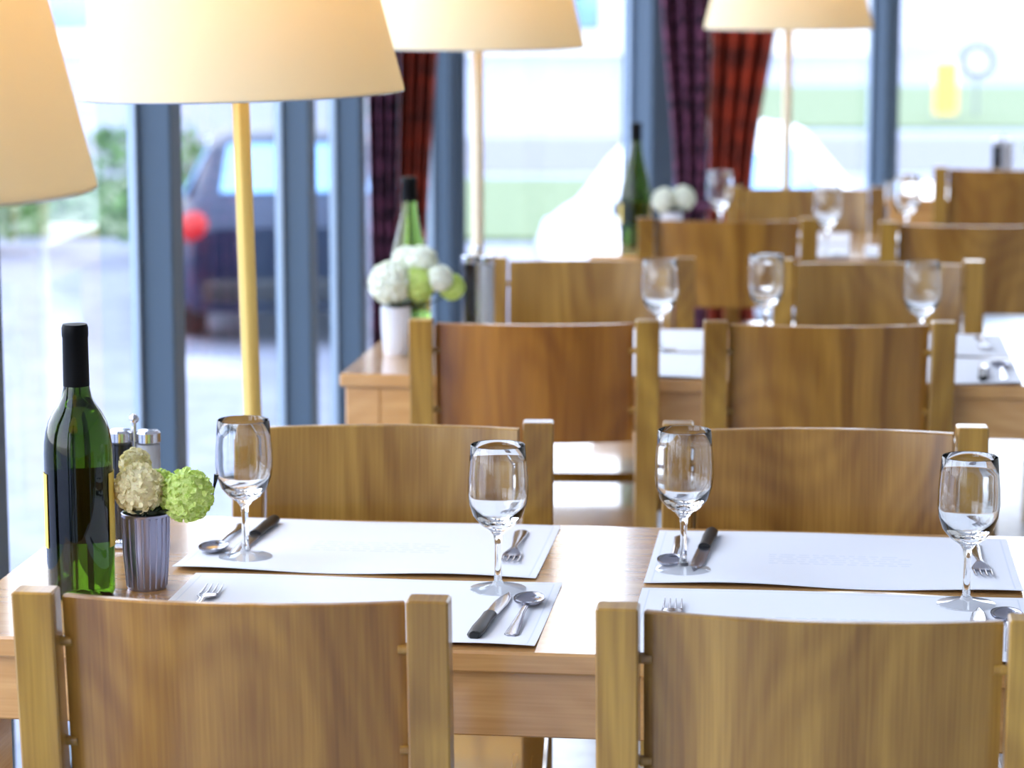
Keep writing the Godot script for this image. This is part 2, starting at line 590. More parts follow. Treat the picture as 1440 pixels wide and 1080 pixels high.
const TW := 1.42
const TD := 0.67
func make_table(label: String, corner: Vector2, yaw: float) -> Node3D:
	# origin in the corner by the window and the room; x along the table, -z across it
	var t := thing("dining_table", label, "table", Vector3(corner.x, 0, corner.y), -deg_to_rad(yaw))
	var mb := MB.new()
	mb.box(Vector3(TW * 0.5, TOP - 0.0125, -TD * 0.5), Vector3(TW, 0.025, TD), 0.003)
	part("table_top", mb, M.table, t)
	for z in [-0.022, -TD + 0.022]:
		mb = MB.new()
		mb.box(Vector3(TW * 0.5, TOP - 0.0625, z), Vector3(TW - 0.15, 0.075, 0.024), 0.002)
		part("apron", mb, M.table, t)
	for x in [0.022, TW - 0.022]:
		mb = MB.new()
		mb.box(Vector3(x, TOP - 0.0625, -TD * 0.5), Vector3(0.024, 0.075, TD - 0.15), 0.002)
		part("apron", mb, M.table, t)
	for x in [0.042, TW - 0.042]:
		for z in [-0.042, -TD + 0.042]:
			mb = MB.new()
			mb.box(Vector3(x, (TOP - 0.025) * 0.5, z), Vector3(0.066, TOP - 0.025, 0.066), 0.003)
			part("leg", mb, M.table, t)
	return t

func on(t: Node3D, a: float, b: float) -> Vector3:
	return t.transform * Vector3(a, TOP, -b)

func make_lamp(label: String, at: Vector3, pole: Material, lean := 0.0, heat := 1.0) -> void:
	var l := thing("floor_lamp", label, "lamp", at, 0.0, "floor lamps between the tables")
	l.rotation.z = lean
	var mb := MB.new()
	mb.lathe([Vector2(0, 0), Vector2(0.128, 0), Vector2(0.13, 0.004), Vector2(0.128, 0.014), Vector2(0.03, 0.024), Vector2(0.014, 0.03), Vector2(0, 0.03)], 40)
	part("base", mb, M.dark_metal, l)
	mb = MB.new()
	mb.lathe([Vector2(0.0, 0.028), Vector2(0.0145, 0.028), Vector2(0.0135, 1.36), Vector2(0.0, 1.36)], 20)
	part("pole", mb, pole, l)
	mb = MB.new()
	mb.lathe([Vector2(0, 1.36), Vector2(0.021, 1.36), Vector2(0.021, 1.43), Vector2(0.012, 1.44), Vector2(0, 1.44)], 16)
	part("socket", mb, M.dark_metal, l)
	mb = MB.new()
	mb.ball(Vector3(0, 1.475, 0), Vector3(0.033, 0.040, 0.033))
	part("bulb", mb, M.bulb, l)
	# an open cone of cloth with a hem top and bottom
	var y0 := 1.277
	var y1 := 1.647
	var r0 := 0.25
	var r1 := 0.162
	mb = MB.new()
	mb.lathe([Vector2(r0 - 0.0012, y0), Vector2(r0, y0), Vector2(r1, y1), Vector2(r1 - 0.0012, y1), Vector2(r0 - 0.0012, y0)], 72)
	var sh := part("lamp_shade", mb, M.shade, l)
	for e in [[r0, y0, 0.004], [r1, y1, 0.004]]:
		mb = MB.new()
		var ring := []
		for k in 49:
			ring.append(Vector3(cos(TAU * k / 48) * (e[0] - 0.003), e[1], sin(TAU * k / 48) * (e[0] - 0.003)))
		mb.tube(ring, 0.0022, 6)
		part("rim_wire", mb, M.chrome, sh)
	for k in 3:
		mb = MB.new()
		var a := TAU * k / 3.0 + 0.4
		mb.tube([Vector3(0.018 * cos(a), 1.41, 0.018 * sin(a)), Vector3(0.12 * cos(a), 1.60, 0.12 * sin(a)), Vector3((r1 - 0.004) * cos(a), y1 - 0.002, (r1 - 0.004) * sin(a))], 0.0022, 6)
		part("spoke", mb, M.chrome, sh)
	var o := OmniLight3D.new()
	o.name = "bulb_light"
	o.position = Vector3(0, 1.475, 0)
	o.light_color = Color(1.0, 0.74, 0.32)
	o.light_energy = 0.078 * heat
	o.light_size = 0.03
	o.omni_range = 20.0
	o.omni_attenuation = 2.0
	o.shadow_enabled = true
	l.add_child(o)

# ---------------------------------------------------------------- tableware
var proto := {}

func put(kind: String, label: String, category: String, group: String, at: Vector3, turn: float, builder: Callable) -> Node3D:
	var o: Node3D
	if proto.has(kind):
		o = copy_of(proto[kind], label, at, turn)
	else:
		o = thing(kind, label, category, at, turn, group)
		builder.call(o)
		proto[kind] = o
	return o

func build_wine_glass(g: Node3D) -> void:
	var mb := MB.new()
	mb.lathe([
		Vector2(0, 0.0), Vector2(0.0335, 0.0), Vector2(0.0350, 0.0012), Vector2(0.0345, 0.0022), Vector2(0.020, 0.0042), Vector2(0.008, 0.0072), Vector2(0.0048, 0.013), Vector2(0.0042, 0.03),
		Vector2(0.0042, 0.058), Vector2(0.0056, 0.068), Vector2(0.0105, 0.0745), Vector2(0.021, 0.0815), Vector2(0.0300, 0.0925), Vector2(0.0352, 0.108), Vector2(0.0368, 0.122),
		Vector2(0.0364, 0.140), Vector2(0.0348, 0.160), Vector2(0.0332, 0.1792), Vector2(0.0327, 0.180), Vector2(0.0322, 0.1792), Vector2(0.0337, 0.160), Vector2(0.0352, 0.140),
		Vector2(0.0355, 0.122), Vector2(0.0336, 0.108), Vector2(0.0280, 0.0965), Vector2(0.018, 0.0885), Vector2(0.008, 0.0852), Vector2(0, 0.0845)], 48)
	part("bowl_and_stem", mb, M.glass, g)

func fork_mesh() -> MB:
	# lies along -z: handle end at z = 0.1, tines towards -0.1
	var mb := MB.new()
	mb.loft(strip([[0.098, 0.006, 0.0022], [0.092, 0.0095, 0.0022], [0.06, 0.0085, 0.0024], [0.01, 0.005, 0.0045], [-0.02, 0.0038, 0.006], [-0.034, 0.0085, 0.0045], [-0.045, 0.0125, 0.0025], [-0.058, 0.0125, 0.0022]], 0.0011))
	for k in 4:
		var x := -0.0105 + 0.007 * k
		mb.tube([Vector3(x, 0.0022, -0.056), Vector3(x, 0.0022, -0.075), Vector3(x * 0.95, 0.005, -0.098)], [0.0016, 0.0015, 0.0006], 6)
	return mb

func strip(st: Array, th: float) -> Array:
	var rings := []
	for s in st:
		var ring := []
		for k in 10:
			var a := TAU * k / 10.0
			ring.append(Vector3(cos(a) * s[1], s[2] + sin(a) * th, s[0]))
		rings.append(ring)
	return rings

func build_fork(g: Node3D) -> void:
	part("fork_body", fork_mesh(), M.steel, g)

func build_knife(g: Node3D) -> void:
	var mb := MB.new()
	mb.loft(strip([[0.112, 0.005, 0.006], [0.108, 0.0085, 0.006], [0.08, 0.0095, 0.006], [0.04, 0.008, 0.006], [0.012, 0.0085, 0.006]], 0.0055))
	part("handle", mb, M.black, g)
	mb = MB.new()
	mb.loft(strip([[0.014, 0.0075, 0.006], [0.0, 0.009, 0.004], [-0.06, 0.0095, 0.0025], [-0.09, 0.007, 0.002], [-0.112, 0.001, 0.002]], 0.0010))
	part("blade", mb, M.steel, g)

func build_spoon(g: Node3D) -> void:
	var mb := MB.new()
	mb.loft(strip([[0.092, 0.005, 0.0022], [0.086, 0.0088, 0.0022], [0.05, 0.007, 0.003], [0.0, 0.004, 0.006], [-0.038, 0.0036, 0.0055], [-0.044, 0.006, 0.0045]], 0.0011))
	part("handle", mb, M.steel, g)
	mb = MB.new()
	var c := Vector3(0, 0.0072, -0.068)
	var out := []
	for i in 7:
		var th := PI * 0.5 * i / 6.0
		var row := []
		for k in 20:
			var a := TAU * k / 20.0
			row.append([c + Vector3(cos(a) * sin(th) * 0.019, -cos(th) * 0.0070, sin(a) * sin(th) * 0.029), Vector3(cos(a) * sin(th), -cos(th) * 2.0, sin(a) * sin(th)).normalized()])
		out.append(row)
	for i in 6:
		for k in 20:
			var l := (k + 1) % 20
			for s in [0.0, 0.0009]:
				var sg := 1.0 if s == 0.0 else -1.0
				var up: Vector3 = Vector3.UP * s
				mb.sq(out[i][k][0] + up, out[i][l][0] + up, out[i + 1][l][0] + up, out[i + 1][k][0] + up, out[i][k][1] * sg, out[i][l][1] * sg, out[i + 1][l][1] * sg, out[i + 1][k][1] * sg)
	part("spoon_bowl", mb, M.steel, g)

# a sheet of paper whose long edge curls up a little
func mat_mesh(s: int) -> MB:
	rng.seed = 100 + s
	var ph := rng.randf() * TAU
	var lift := 0.0035 + 0.002 * rng.randf()
	var mb := MB.new()
	var nx := 28
	var nz := 14
	var w := 0.46
	var d := 0.31
	var pt := func(i: int, k: int) -> Vector3:
		var u := float(i) / nx
		var q := float(k) / nz
		var edge := pow(q, 6.0) * (0.55 + 0.45 * sin(u * 9.0 + ph)) + 0.35 * pow(1.0 - q, 8.0) * (0.5 + 0.5 * sin(u * 7.0 + ph * 2.0))
		return Vector3((u - 0.5) * w, 0.0004 + lift * edge, (q - 0.5) * d)
	for i in nx:
		for k in nz:
			var p: Array = [pt.call(i, k), pt.call(i + 1, k), pt.call(i + 1, k + 1), pt.call(i, k + 1)]
			var uv := [Vector2(float(i) / nx, float(k) / nz), Vector2(float(i + 1) / nx, float(k) / nz), Vector2(float(i + 1) / nx, float(k + 1) / nz), Vector2(float(i) / nx, float(k + 1) / nz)]
			var n: Vector3 = (p[3] - p[0]).cross(p[1] - p[0]).normalized()
			for e in [[Vector3.ZERO, -n], [Vector3.UP * 0.0004, n]]:
				mb.tri(p[0] + e[0], p[1] + e[0], p[2] + e[0], e[1], e[1], e[1], uv[0], uv[1], uv[2])
				mb.tri(p[0] + e[0], p[2] + e[0], p[3] + e[0], e[1], e[1], e[1], uv[0], uv[2], uv[3])
	return mb

func make_bottle(label: String, at: Vector3, kind: String, m: Material, turn: float) -> void:
	var b := thing("wine_bottle", label, "bottle", at, turn, "")
	var mb := MB.new()
	var pr: Array
	if kind == "straight":
		pr = [Vector2(0, 0.012), Vector2(0.018, 0.009), Vector2(0.032, 0.0), Vector2(0.0385, 0.002), Vector2(0.0408, 0.008), Vector2(0.0408, 0.176), Vector2(0.0402, 0.188), Vector2(0.0382, 0.201), Vector2(0.0345, 0.213), Vector2(0.0288, 0.224), Vector2(0.0222, 0.2335), Vector2(0.0178, 0.243), Vector2(0.0155, 0.254), Vector2(0.0142, 0.322), Vector2(0.0130, 0.325), Vector2(0, 0.325)]
	else:
		pr = [Vector2(0, 0.012), Vector2(0.018, 0.009), Vector2(0.032, 0.0), Vector2(0.0395, 0.002), Vector2(0.0415, 0.008), Vector2(0.0415, 0.125), Vector2(0.040, 0.150), Vector2(0.035, 0.180), Vector2(0.027, 0.212), Vector2(0.0195, 0.242), Vector2(0.0155, 0.268), Vector2(0.0142, 0.290), Vector2(0.0140, 0.322), Vector2(0.0130, 0.325), Vector2(0, 0.325)]
	mb.lathe(pr, 48)
	part("glass_body", mb, m, b)
	mb = MB.new()
	var lo := 0.256 if kind == "straight" else 0.282
	mb.lathe([Vector2(0.0149, lo), Vector2(0.0157, lo), Vector2(0.0152, 0.314), Vector2(0.0158, 0.316), Vector2(0.0158, 0.326), Vector2(0.0145, 0.330), Vector2(0, 0.331)], 32)
	part("foil_capsule", mb, M.foil, b)
	# the label is stuck on the side turned from the viewer; its edges come round
	mb = MB.new()
	var y1 := 0.152 if kind == "straight" else 0.115
	mb.lathe([Vector2(0.0412, 0.062), Vector2(0.0419, 0.062), Vector2(0.0419, y1), Vector2(0.0412, y1), Vector2(0.0412, 0.062)], 40, Transform3D.IDENTITY, 0.75, PI - 0.5, TAU + 0.5)
	part("paper_label", mb, M.label, b)

func make_cruet(label: String, at: Vector3, turn: float) -> void:
	var c := thing("cruet_stand", label, "cruet", at, turn, "salt and pepper stands")
	var mb := MB.new()
	mb.box(Vector3(0, 0.004, 0), Vector3(0.074, 0.008, 0.042), 0.003)
	part("base", mb, M.chrome, c)
	mb = MB.new()
	mb.tube([Vector3(0, 0.007, 0), Vector3(0, 0.166, 0)], 0.0028, 10)
	mb.ball(Vector3(0, 0.170, 0), Vector3(0.0065, 0.0065, 0.0065))
	part("handle", mb, M.chrome, c)
	for s in [-1.0, 1.0]:
		var xf := Transform3D(Basis.IDENTITY, Vector3(s * 0.0185, 0.0085, 0))
		mb = MB.new()
		mb.lathe([Vector2(0, 0), Vector2(0.0145, 0), Vector2(0.015, 0.002), Vector2(0.015, 0.132), Vector2(0, 0.132)], 28, xf)
		var sh := part("shaker", mb, M.glass, c)
		mb = MB.new()
		mb.lathe([Vector2(0, 0.004), Vector2(0.0141, 0.004), Vector2(0.0141, 0.129), Vector2(0, 0.129)], 24, xf)
		part("pepper" if s < 0 else "salt", mb, M.pepper if s < 0 else M.salt, sh)
		mb = MB.new()
		mb.lathe([Vector2(0, 0.1322), Vector2(0.0158, 0.1322), Vector2(0.0158, 0.144), Vector2(0.013, 0.147), Vector2(0, 0.148)], 28, xf)
		part("cap", mb, M.chrome, sh)

# a round bloom: a core under many small cupped petals
func bloom(at: Vector3, r: float, s: int, n := 260) -> MB:
	rng.seed = s
	var mb := MB.new()
	mb.ball(at, Vector3.ONE * r * 0.9, 16, 11)
	for i in n:
		var y := 1.0 - 2.0 * (i + 0.5) / n
		var a := i * 2.39996 + rng.randf() * 0.4
		var d := Vector3(sqrt(1.0 - y * y) * cos(a), y, sqrt(1.0 - y * y) * sin(a))
		var t := d.cross(Vector3.UP if absf(d.y) < 0.9 else Vector3.RIGHT).normalized().rotated(d, rng.randf() * TAU)
		var b := d.cross(t)
		var w := r * rng.randf_range(0.10, 0.16)
		var rr := r * rng.randf_range(0.94, 1.03)
		var c := at + d * r * 0.86
		var q := [c - t * w * 0.5, c + t * w * 0.5, at + d * rr + t * w + b * w * 0.5, at + d * rr * 1.03 + b * w * 1.2, at + d * rr - t * w + b * w * 0.5]
		for k in [[0, 1, 2], [0, 2, 3], [0, 3, 4]]:
			var nn: Vector3 = (q[k[1]] - q[k[0]]).cross(q[k[2]] - q[k[0]]).normalized()
			if nn.dot(d + b) < 0.0:
				nn = -nn
			mb.tri(q[k[0]], q[k[1]], q[k[2]], nn, nn, nn)
	return mb

func leaf(mb: MB, from: Vector3, to: Vector3, w: float) -> void:
	var d := (to - from)
	var s := d.cross(Vector3.UP).normalized() * w
	var m := (from + to) * 0.5 + Vector3.UP * d.length() * 0.12
	var n := s.cross(d).normalized()
	for e in [[from, m + s, to], [from, m - s, to]]:
		mb.tri(e[0], e[1], e[2], n, n, n)
		mb.tri(e[0] - n * 0.0008, e[1] - n * 0.0008, e[2] - n * 0.0008, -n, -n, -n)

func make_flowers(label: String, at: Vector3, pot: Material, heads: Array, twig: bool) -> void:
	var f := thing("flower_pot", label, "flower pot", at)
	var mb := MB.new()
	var pr := [Vector2(0, 0), Vector2(0.0225, 0), Vector2(0.024, 0.002), Vector2(0.0275, 0.05), Vector2(0.0285, 0.092), Vector2(0.0295, 0.094), Vector2(0.0285, 0.095), Vector2(0.0270, 0.093), Vector2(0.026, 0.05), Vector2(0.022, 0.006), Vector2(0, 0.006)]
	mb.lathe(pr, 40)
	# fluted outside
	for k in 20:
		var a := TAU * k / 20.0
		mb.tube([Vector3(cos(a) * 0.0238, 0.004, sin(a) * 0.0238), Vector3(cos(a) * 0.0274, 0.05, sin(a) * 0.0274), Vector3(cos(a) * 0.0284, 0.090, sin(a) * 0.0284)], 0.0016, 6)
	part("pot", mb, pot, f)
	mb = MB.new()
	mb.lathe([Vector2(0, 0.080), Vector2(0.0262, 0.080), Vector2(0.0266, 0.084), Vector2(0, 0.088)], 24)
	part("moss", mb, M.leaf, f)
	for i in heads.size():
		var h: Array = heads[i]
		var c: Vector3 = h[0]
		part("flower_head", bloom(c, h[1], 40 + i * 3), h[2], f)
		mb = MB.new()
		mb.tube([Vector3(c.x * 0.2, 0.082, c.z * 0.2), Vector3(c.x * 0.5, 0.095, c.z * 0.5), c - Vector3.UP * h[1] * 0.5], 0.0018, 6)
		part("stem", mb, M.leaf, f)
	rng.seed = 77
	for i in 7:
		mb = MB.new()
		var a := -1.7 + 3.4 * i / 6.0
		leaf(mb, Vector3(cos(a) * 0.008, 0.088, sin(a) * 0.008), Vector3(cos(a) * 0.05, 0.094 + 0.02 * rng.randf(), sin(a) * 0.05), 0.010)
		part("leaf", mb, M.leaf, f)
	if twig:
		mb = MB.new()
		mb.tube([Vector3(0.01, 0.088, -0.02), Vector3(0.05, 0.10, -0.03), Vector3(0.078, 0.105, -0.03), Vector3(0.084, 0.135, -0.03)], [0.0022, 0.002, 0.0022, 0.0035], 6)
		part("twig", mb, M.black, f)

# ---------------------------------------------------------------- curtains
func make_curtain(label: String, at: Vector3, turn: float, w_top: float, w_tie: float, tie: float, share: float, lean: float) -> void:
	var c := thing("curtain", label, "curtain", at, turn, "tied-back curtains at the window posts")
	var top := CEIL - 0.16
	for p in 2:
		var mb := MB.new()
		var rows := 40
		var cols := 48
		var grid := []
		for j in rows + 1:
			var y := 0.04 + (top - 0.04) * j / rows
			var k := clampf((y - tie) / (1.5 - tie), 0.0, 1.0) if y > tie else clampf((tie - y) / 1.4, 0.0, 0.35)
			k = k * k * (3.0 - 2.0 * k)
			var w := lerpf(w_tie, w_top, k)
			var row := []
			for i in cols + 1:
				var u := float(i) / cols
				var s: float = lerpf(0.0, share, u) if p == 0 else lerpf(share, 1.0, u)
				var fold := sin(s * TAU * 6.5 + sin(y * 1.3) * 0.4) * (0.028 + 0.012 * k)
				row.append(Vector3(s * w + lean * (1.0 - k), y, fold + (0.012 if p == 0 else 0.0)))
			grid.append(row)
		for j in rows:
			for i in cols:
				var q := [grid[j][i], grid[j][i + 1], grid[j + 1][i + 1], grid[j + 1][i]]
				var nn := []
				for e in [[j, i], [j, i + 1], [j + 1, i + 1], [j + 1, i]]:
					var dx: Vector3 = grid[e[0]][mini(e[1] + 1, cols)] - grid[e[0]][maxi(e[1] - 1, 0)]
					var dy: Vector3 = grid[mini(e[0] + 1, rows)][e[1]] - grid[maxi(e[0] - 1, 0)][e[1]]
					nn.append(dx.cross(dy).normalized())
				for th in [0.0, -0.002]:
					var o := Vector3(0, 0, th)
					var g := 1.0 if th == 0.0 else -1.0
					mb.sq(q[0] + o, q[1] + o, q[2] + o, q[3] + o, nn[0] * g, nn[1] * g, nn[2] * g, nn[3] * g)
		var o2 := part("patterned_panel" if p == 0 else "plain_panel", mb, M.plum if p == 0 else M.rust, c)
		o2.set_meta("label", "plum patterned edge of the curtain" if p == 0 else "rust red cloth of the curtain")
	var tb := MB.new()
	var ring := []
	for k in 25:
		var a := TAU * k / 24.0
		ring.append(Vector3(w_tie * 0.5 + lean + cos(a) * (w_tie * 0.5 + 0.008), tie, sin(a) * 0.055))
	tb.tube(ring, 0.012, 8)
	part("tie_back", tb, M.plum, c)

# ---------------------------------------------------------------- the street
# stations run from front to rear: x, half width at the sill, sill height, belt height, roof height, half width of the roof
func car_body(st: Array) -> MB:
	var mb := MB.new()
	var rings := []
	for s in st:
		var ring := []
		var hw: float = s[1]
		var lo: float = s[2]
		var belt: float = s[3]
		var roof: float = s[4]
		var rw: float = s[5]
		var half := [Vector2(hw * 0.86, lo), Vector2(hw * 0.97, lo + 0.08), Vector2(hw, lo + (belt - lo) * 0.5), Vector2(hw * 0.965, belt), Vector2(lerpf(hw * 0.955, rw, 0.85), lerpf(belt, roof, 0.88)), Vector2(rw * 0.8, lerpf(belt, roof, 0.985)), Vector2(rw * 0.35, roof)]
		for p in half:
			ring.append(Vector3(s[0], p.y, p.x))
		half.reverse()
		for p in half:
			ring.append(Vector3(s[0], p.y, -p.x))
		rings.append(ring)
	mb.loft(rings)
	return mb

func wheel(c: Node3D, at: Vector3, r: float) -> void:
	var xf := Transform3D(Basis(Vector3.RIGHT, PI / 2), at)
	var mb := MB.new()
	mb.lathe([Vector2(r * 0.62, -0.09), Vector2(r * 0.96, -0.09), Vector2(r, -0.07), Vector2(r, 0.07), Vector2(r * 0.96, 0.09), Vector2(r * 0.62, 0.09)], 28, xf)
	var w := part("wheel", mb, M.tyre, c)
	mb = MB.new()
	mb.lathe([Vector2(0, -0.085), Vector2(r * 0.63, -0.085), Vector2(r * 0.63, 0.085), Vector2(0, 0.085)], 20, xf)
	part("hub_cap", mb, M.alu, w)

func plate(mb: MB, pts: Array, n: Vector3, th := 0.012) -> void:
	# a flat convex panel of some thickness
	var a := []
	var b := []
	for p in pts:
		a.append(p)
		b.append(p + n * th)
	mb.loft([a, b], true, false)

func white_car() -> void:
	var c := thing("small_car", "small white city car with pale blue windows parked across the street", "car", Vector3(0.205, STREET, -19.0), deg_to_rad(2.0))
	var st := [[0.0, 0.62, 0.40, 0.60, 0.62, 0.3], [0.06, 0.74, 0.26, 0.72, 0.75, 0.5], [0.22, 0.78, 0.2, 0.83, 0.86, 0.62], [0.30, 0.79, 0.2, 0.86, 0.90, 0.64], [0.52, 0.80, 0.2, 0.88, 1.22, 0.60], [0.74, 0.80, 0.2, 0.89, 1.46, 0.56], [1.0, 0.80, 0.2, 0.9, 1.53, 0.57], [1.5, 0.80, 0.2, 0.9, 1.54, 0.57], [1.86, 0.80, 0.2, 0.91, 1.48, 0.56], [2.1, 0.79, 0.22, 0.92, 1.20, 0.60], [2.30, 0.77, 0.25, 0.88, 0.96, 0.62], [2.45, 0.72, 0.3, 0.78, 0.82, 0.55], [2.5, 0.6, 0.4, 0.66, 0.68, 0.3]]
	part("body", car_body(st), M.car_white, c)
	for s in [-1.0, 1.0]:
		var n := Vector3(0, 0.32, s).normalized()
		var mb := MB.new()
		plate(mb, [Vector3(0.50, 0.93, s * 0.755), Vector3(0.80, 1.39, s * 0.605), Vector3(1.30, 1.42, s * 0.600), Vector3(1.34, 0.94, s * 0.762)], n)
		part("side_window", mb, M.car_glass, c)
		mb = MB.new()
		plate(mb, [Vector3(1.42, 0.94, s * 0.762), Vector3(1.38, 1.42, s * 0.600), Vector3(1.78, 1.38, s * 0.600), Vector3(2.00, 0.96, s * 0.745)], n)
		part("side_window", mb, M.car_glass, c)
		for x in [0.42, 2.06]:
			wheel(c, Vector3(x, 0.29, s * 0.69), 0.29)
		mb = MB.new()
		mb.ball(Vector3(0.50, 0.98, s * 0.88), Vector3(0.05, 0.07, 0.085), 12, 8)
		part("wing_mirror", mb, M.black, c)
		mb = MB.new()
		mb.ball(Vector3(0.10, 0.68, s * 0.60), Vector3(0.06, 0.09, 0.10), 12, 8)
		part("headlight", mb, M.car_glass, c)
		mb = MB.new()
		mb.ball(Vector3(2.40, 0.78, s * 0.62), Vector3(0.06, 0.09, 0.07), 12, 8)
		part("tail_light", mb, M.red_lens, c)

func blue_car() -> void:
	var c := thing("hatchback_car", "dark blue hatchback with red tail lights parked on the street", "car", Vector3(-1.50, STREET, -18.2), deg_to_rad(-84.0))
	# local x runs from the front to the rear; the rear is at 0
	var st := [[-3.9, 0.6, 0.4, 0.6, 0.62, 0.3], [-3.82, 0.76, 0.26, 0.68, 0.70, 0.5], [-3.5, 0.82, 0.2, 0.82, 0.84, 0.6], [-2.75, 0.83, 0.2, 0.92, 0.97, 0.66], [-2.3, 0.83, 0.2, 0.93, 1.30, 0.58], [-1.9, 0.83, 0.2, 0.93, 1.45, 0.55], [-1.0, 0.83, 0.2, 0.94, 1.46, 0.55], [-0.55, 0.83, 0.2, 0.95, 1.41, 0.54], [-0.22, 0.82, 0.22, 0.96, 1.08, 0.60], [-0.06, 0.80, 0.26, 0.92, 0.97, 0.62], [0.0, 0.72, 0.34, 0.80, 0.84, 0.5]]
	part("body", car_body(st), M.car_blue, c)
	var mb := MB.new()
	plate(mb, [Vector3(-0.51, 1.37, -0.46), Vector3(-0.51, 1.37, 0.46), Vector3(-0.20, 1.06, 0.52), Vector3(-0.20, 1.06, -0.52)], Vector3(0.7, 0.71, 0).normalized(), 0.02)
	part("rear_window", mb, M.car_glass, c)
	for s in [-1.0, 1.0]:
		mb = MB.new()
		mb.ball(Vector3(-0.05, 0.84, s * 0.70), Vector3(0.07, 0.115, 0.11), 12, 8)
		part("tail_light", mb, M.red_lens, c)
		mb = MB.new()
		plate(mb, [Vector3(-2.45, 0.97, s * 0.79), Vector3(-2.05, 1.36, s * 0.60), Vector3(-1.45, 1.38, s * 0.595), Vector3(-1.45, 0.98, s * 0.79)], Vector3(0, 0.4, s).normalized())
		part("side_window", mb, M.car_glass, c)
		mb = MB.new()
		plate(mb, [Vector3(-1.38, 0.98, s * 0.79), Vector3(-1.38, 1.38, s * 0.595), Vector3(-0.72, 1.34, s * 0.60), Vector3(-0.45, 1.02, s * 0.78)], Vector3(0, 0.4, s).normalized())
		part("side_window", mb, M.car_glass, c)
		for x in [-3.2, -0.72]:
			wheel(c, Vector3(x, 0.31, s * 0.72), 0.31)
	mb = MB.new()
	mb.box(Vector3(0.01, 0.40, 0), Vector3(0.08, 0.16, 1.3), 0.03)
	part("bumper", mb, M.black, c)

func make_bush(label: String, at: Vector3, r: float, h: float, s: int, tree := false) -> void:
	var b := thing("tree" if tree else "bush", label, "tree" if tree else "bush", at)
	rng.seed = s
	var mb := MB.new()
	var y0 := h * (0.42 if tree else 0.12)
	for i in 620:
		var d := Vector3(rng.randfn(), rng.randfn(), rng.randfn()).normalized() * pow(rng.randf(), 0.35)
		var p := Vector3(d.x * r, y0 + (h - y0) * (0.5 + 0.5 * d.y), d.z * r)
		var a := Vector3(rng.randfn(), rng.randfn(), rng.randfn()).normalized()
		var t := a.cross(Vector3(rng.randfn(), rng.randfn(), rng.randfn())).normalized()
		var w := r * rng.randf_range(0.05, 0.11)
		var q := a.cross(t)
		mb.tri(p - t * w, p + q * w * 0.6, p + t * w, a, a, a)
		mb.tri(p - t * w, p - q * w * 0.6, p + t * w, a, a, a)
	var fo := part("foliage", mb, M.bush, b)
	fo.set_meta("kind", "stuff")
	mb = MB.new()
	mb.tube([Vector3(0, 0, 0), Vector3(0.02, (y0 + h) * 0.3, 0), Vector3(0, (y0 + h) * 0.55, 0.03)], [r * 0.09, r * 0.07, r * 0.03], 8)
	part("trunk", mb, M.bark, b)

func rect(x0: float, x1: float, z0: float, z1: float) -> PackedVector2Array:
	return PackedVector2Array([Vector2(x0, z0), Vector2(x1, z0), Vector2(x1, z1), Vector2(x0, z1)])

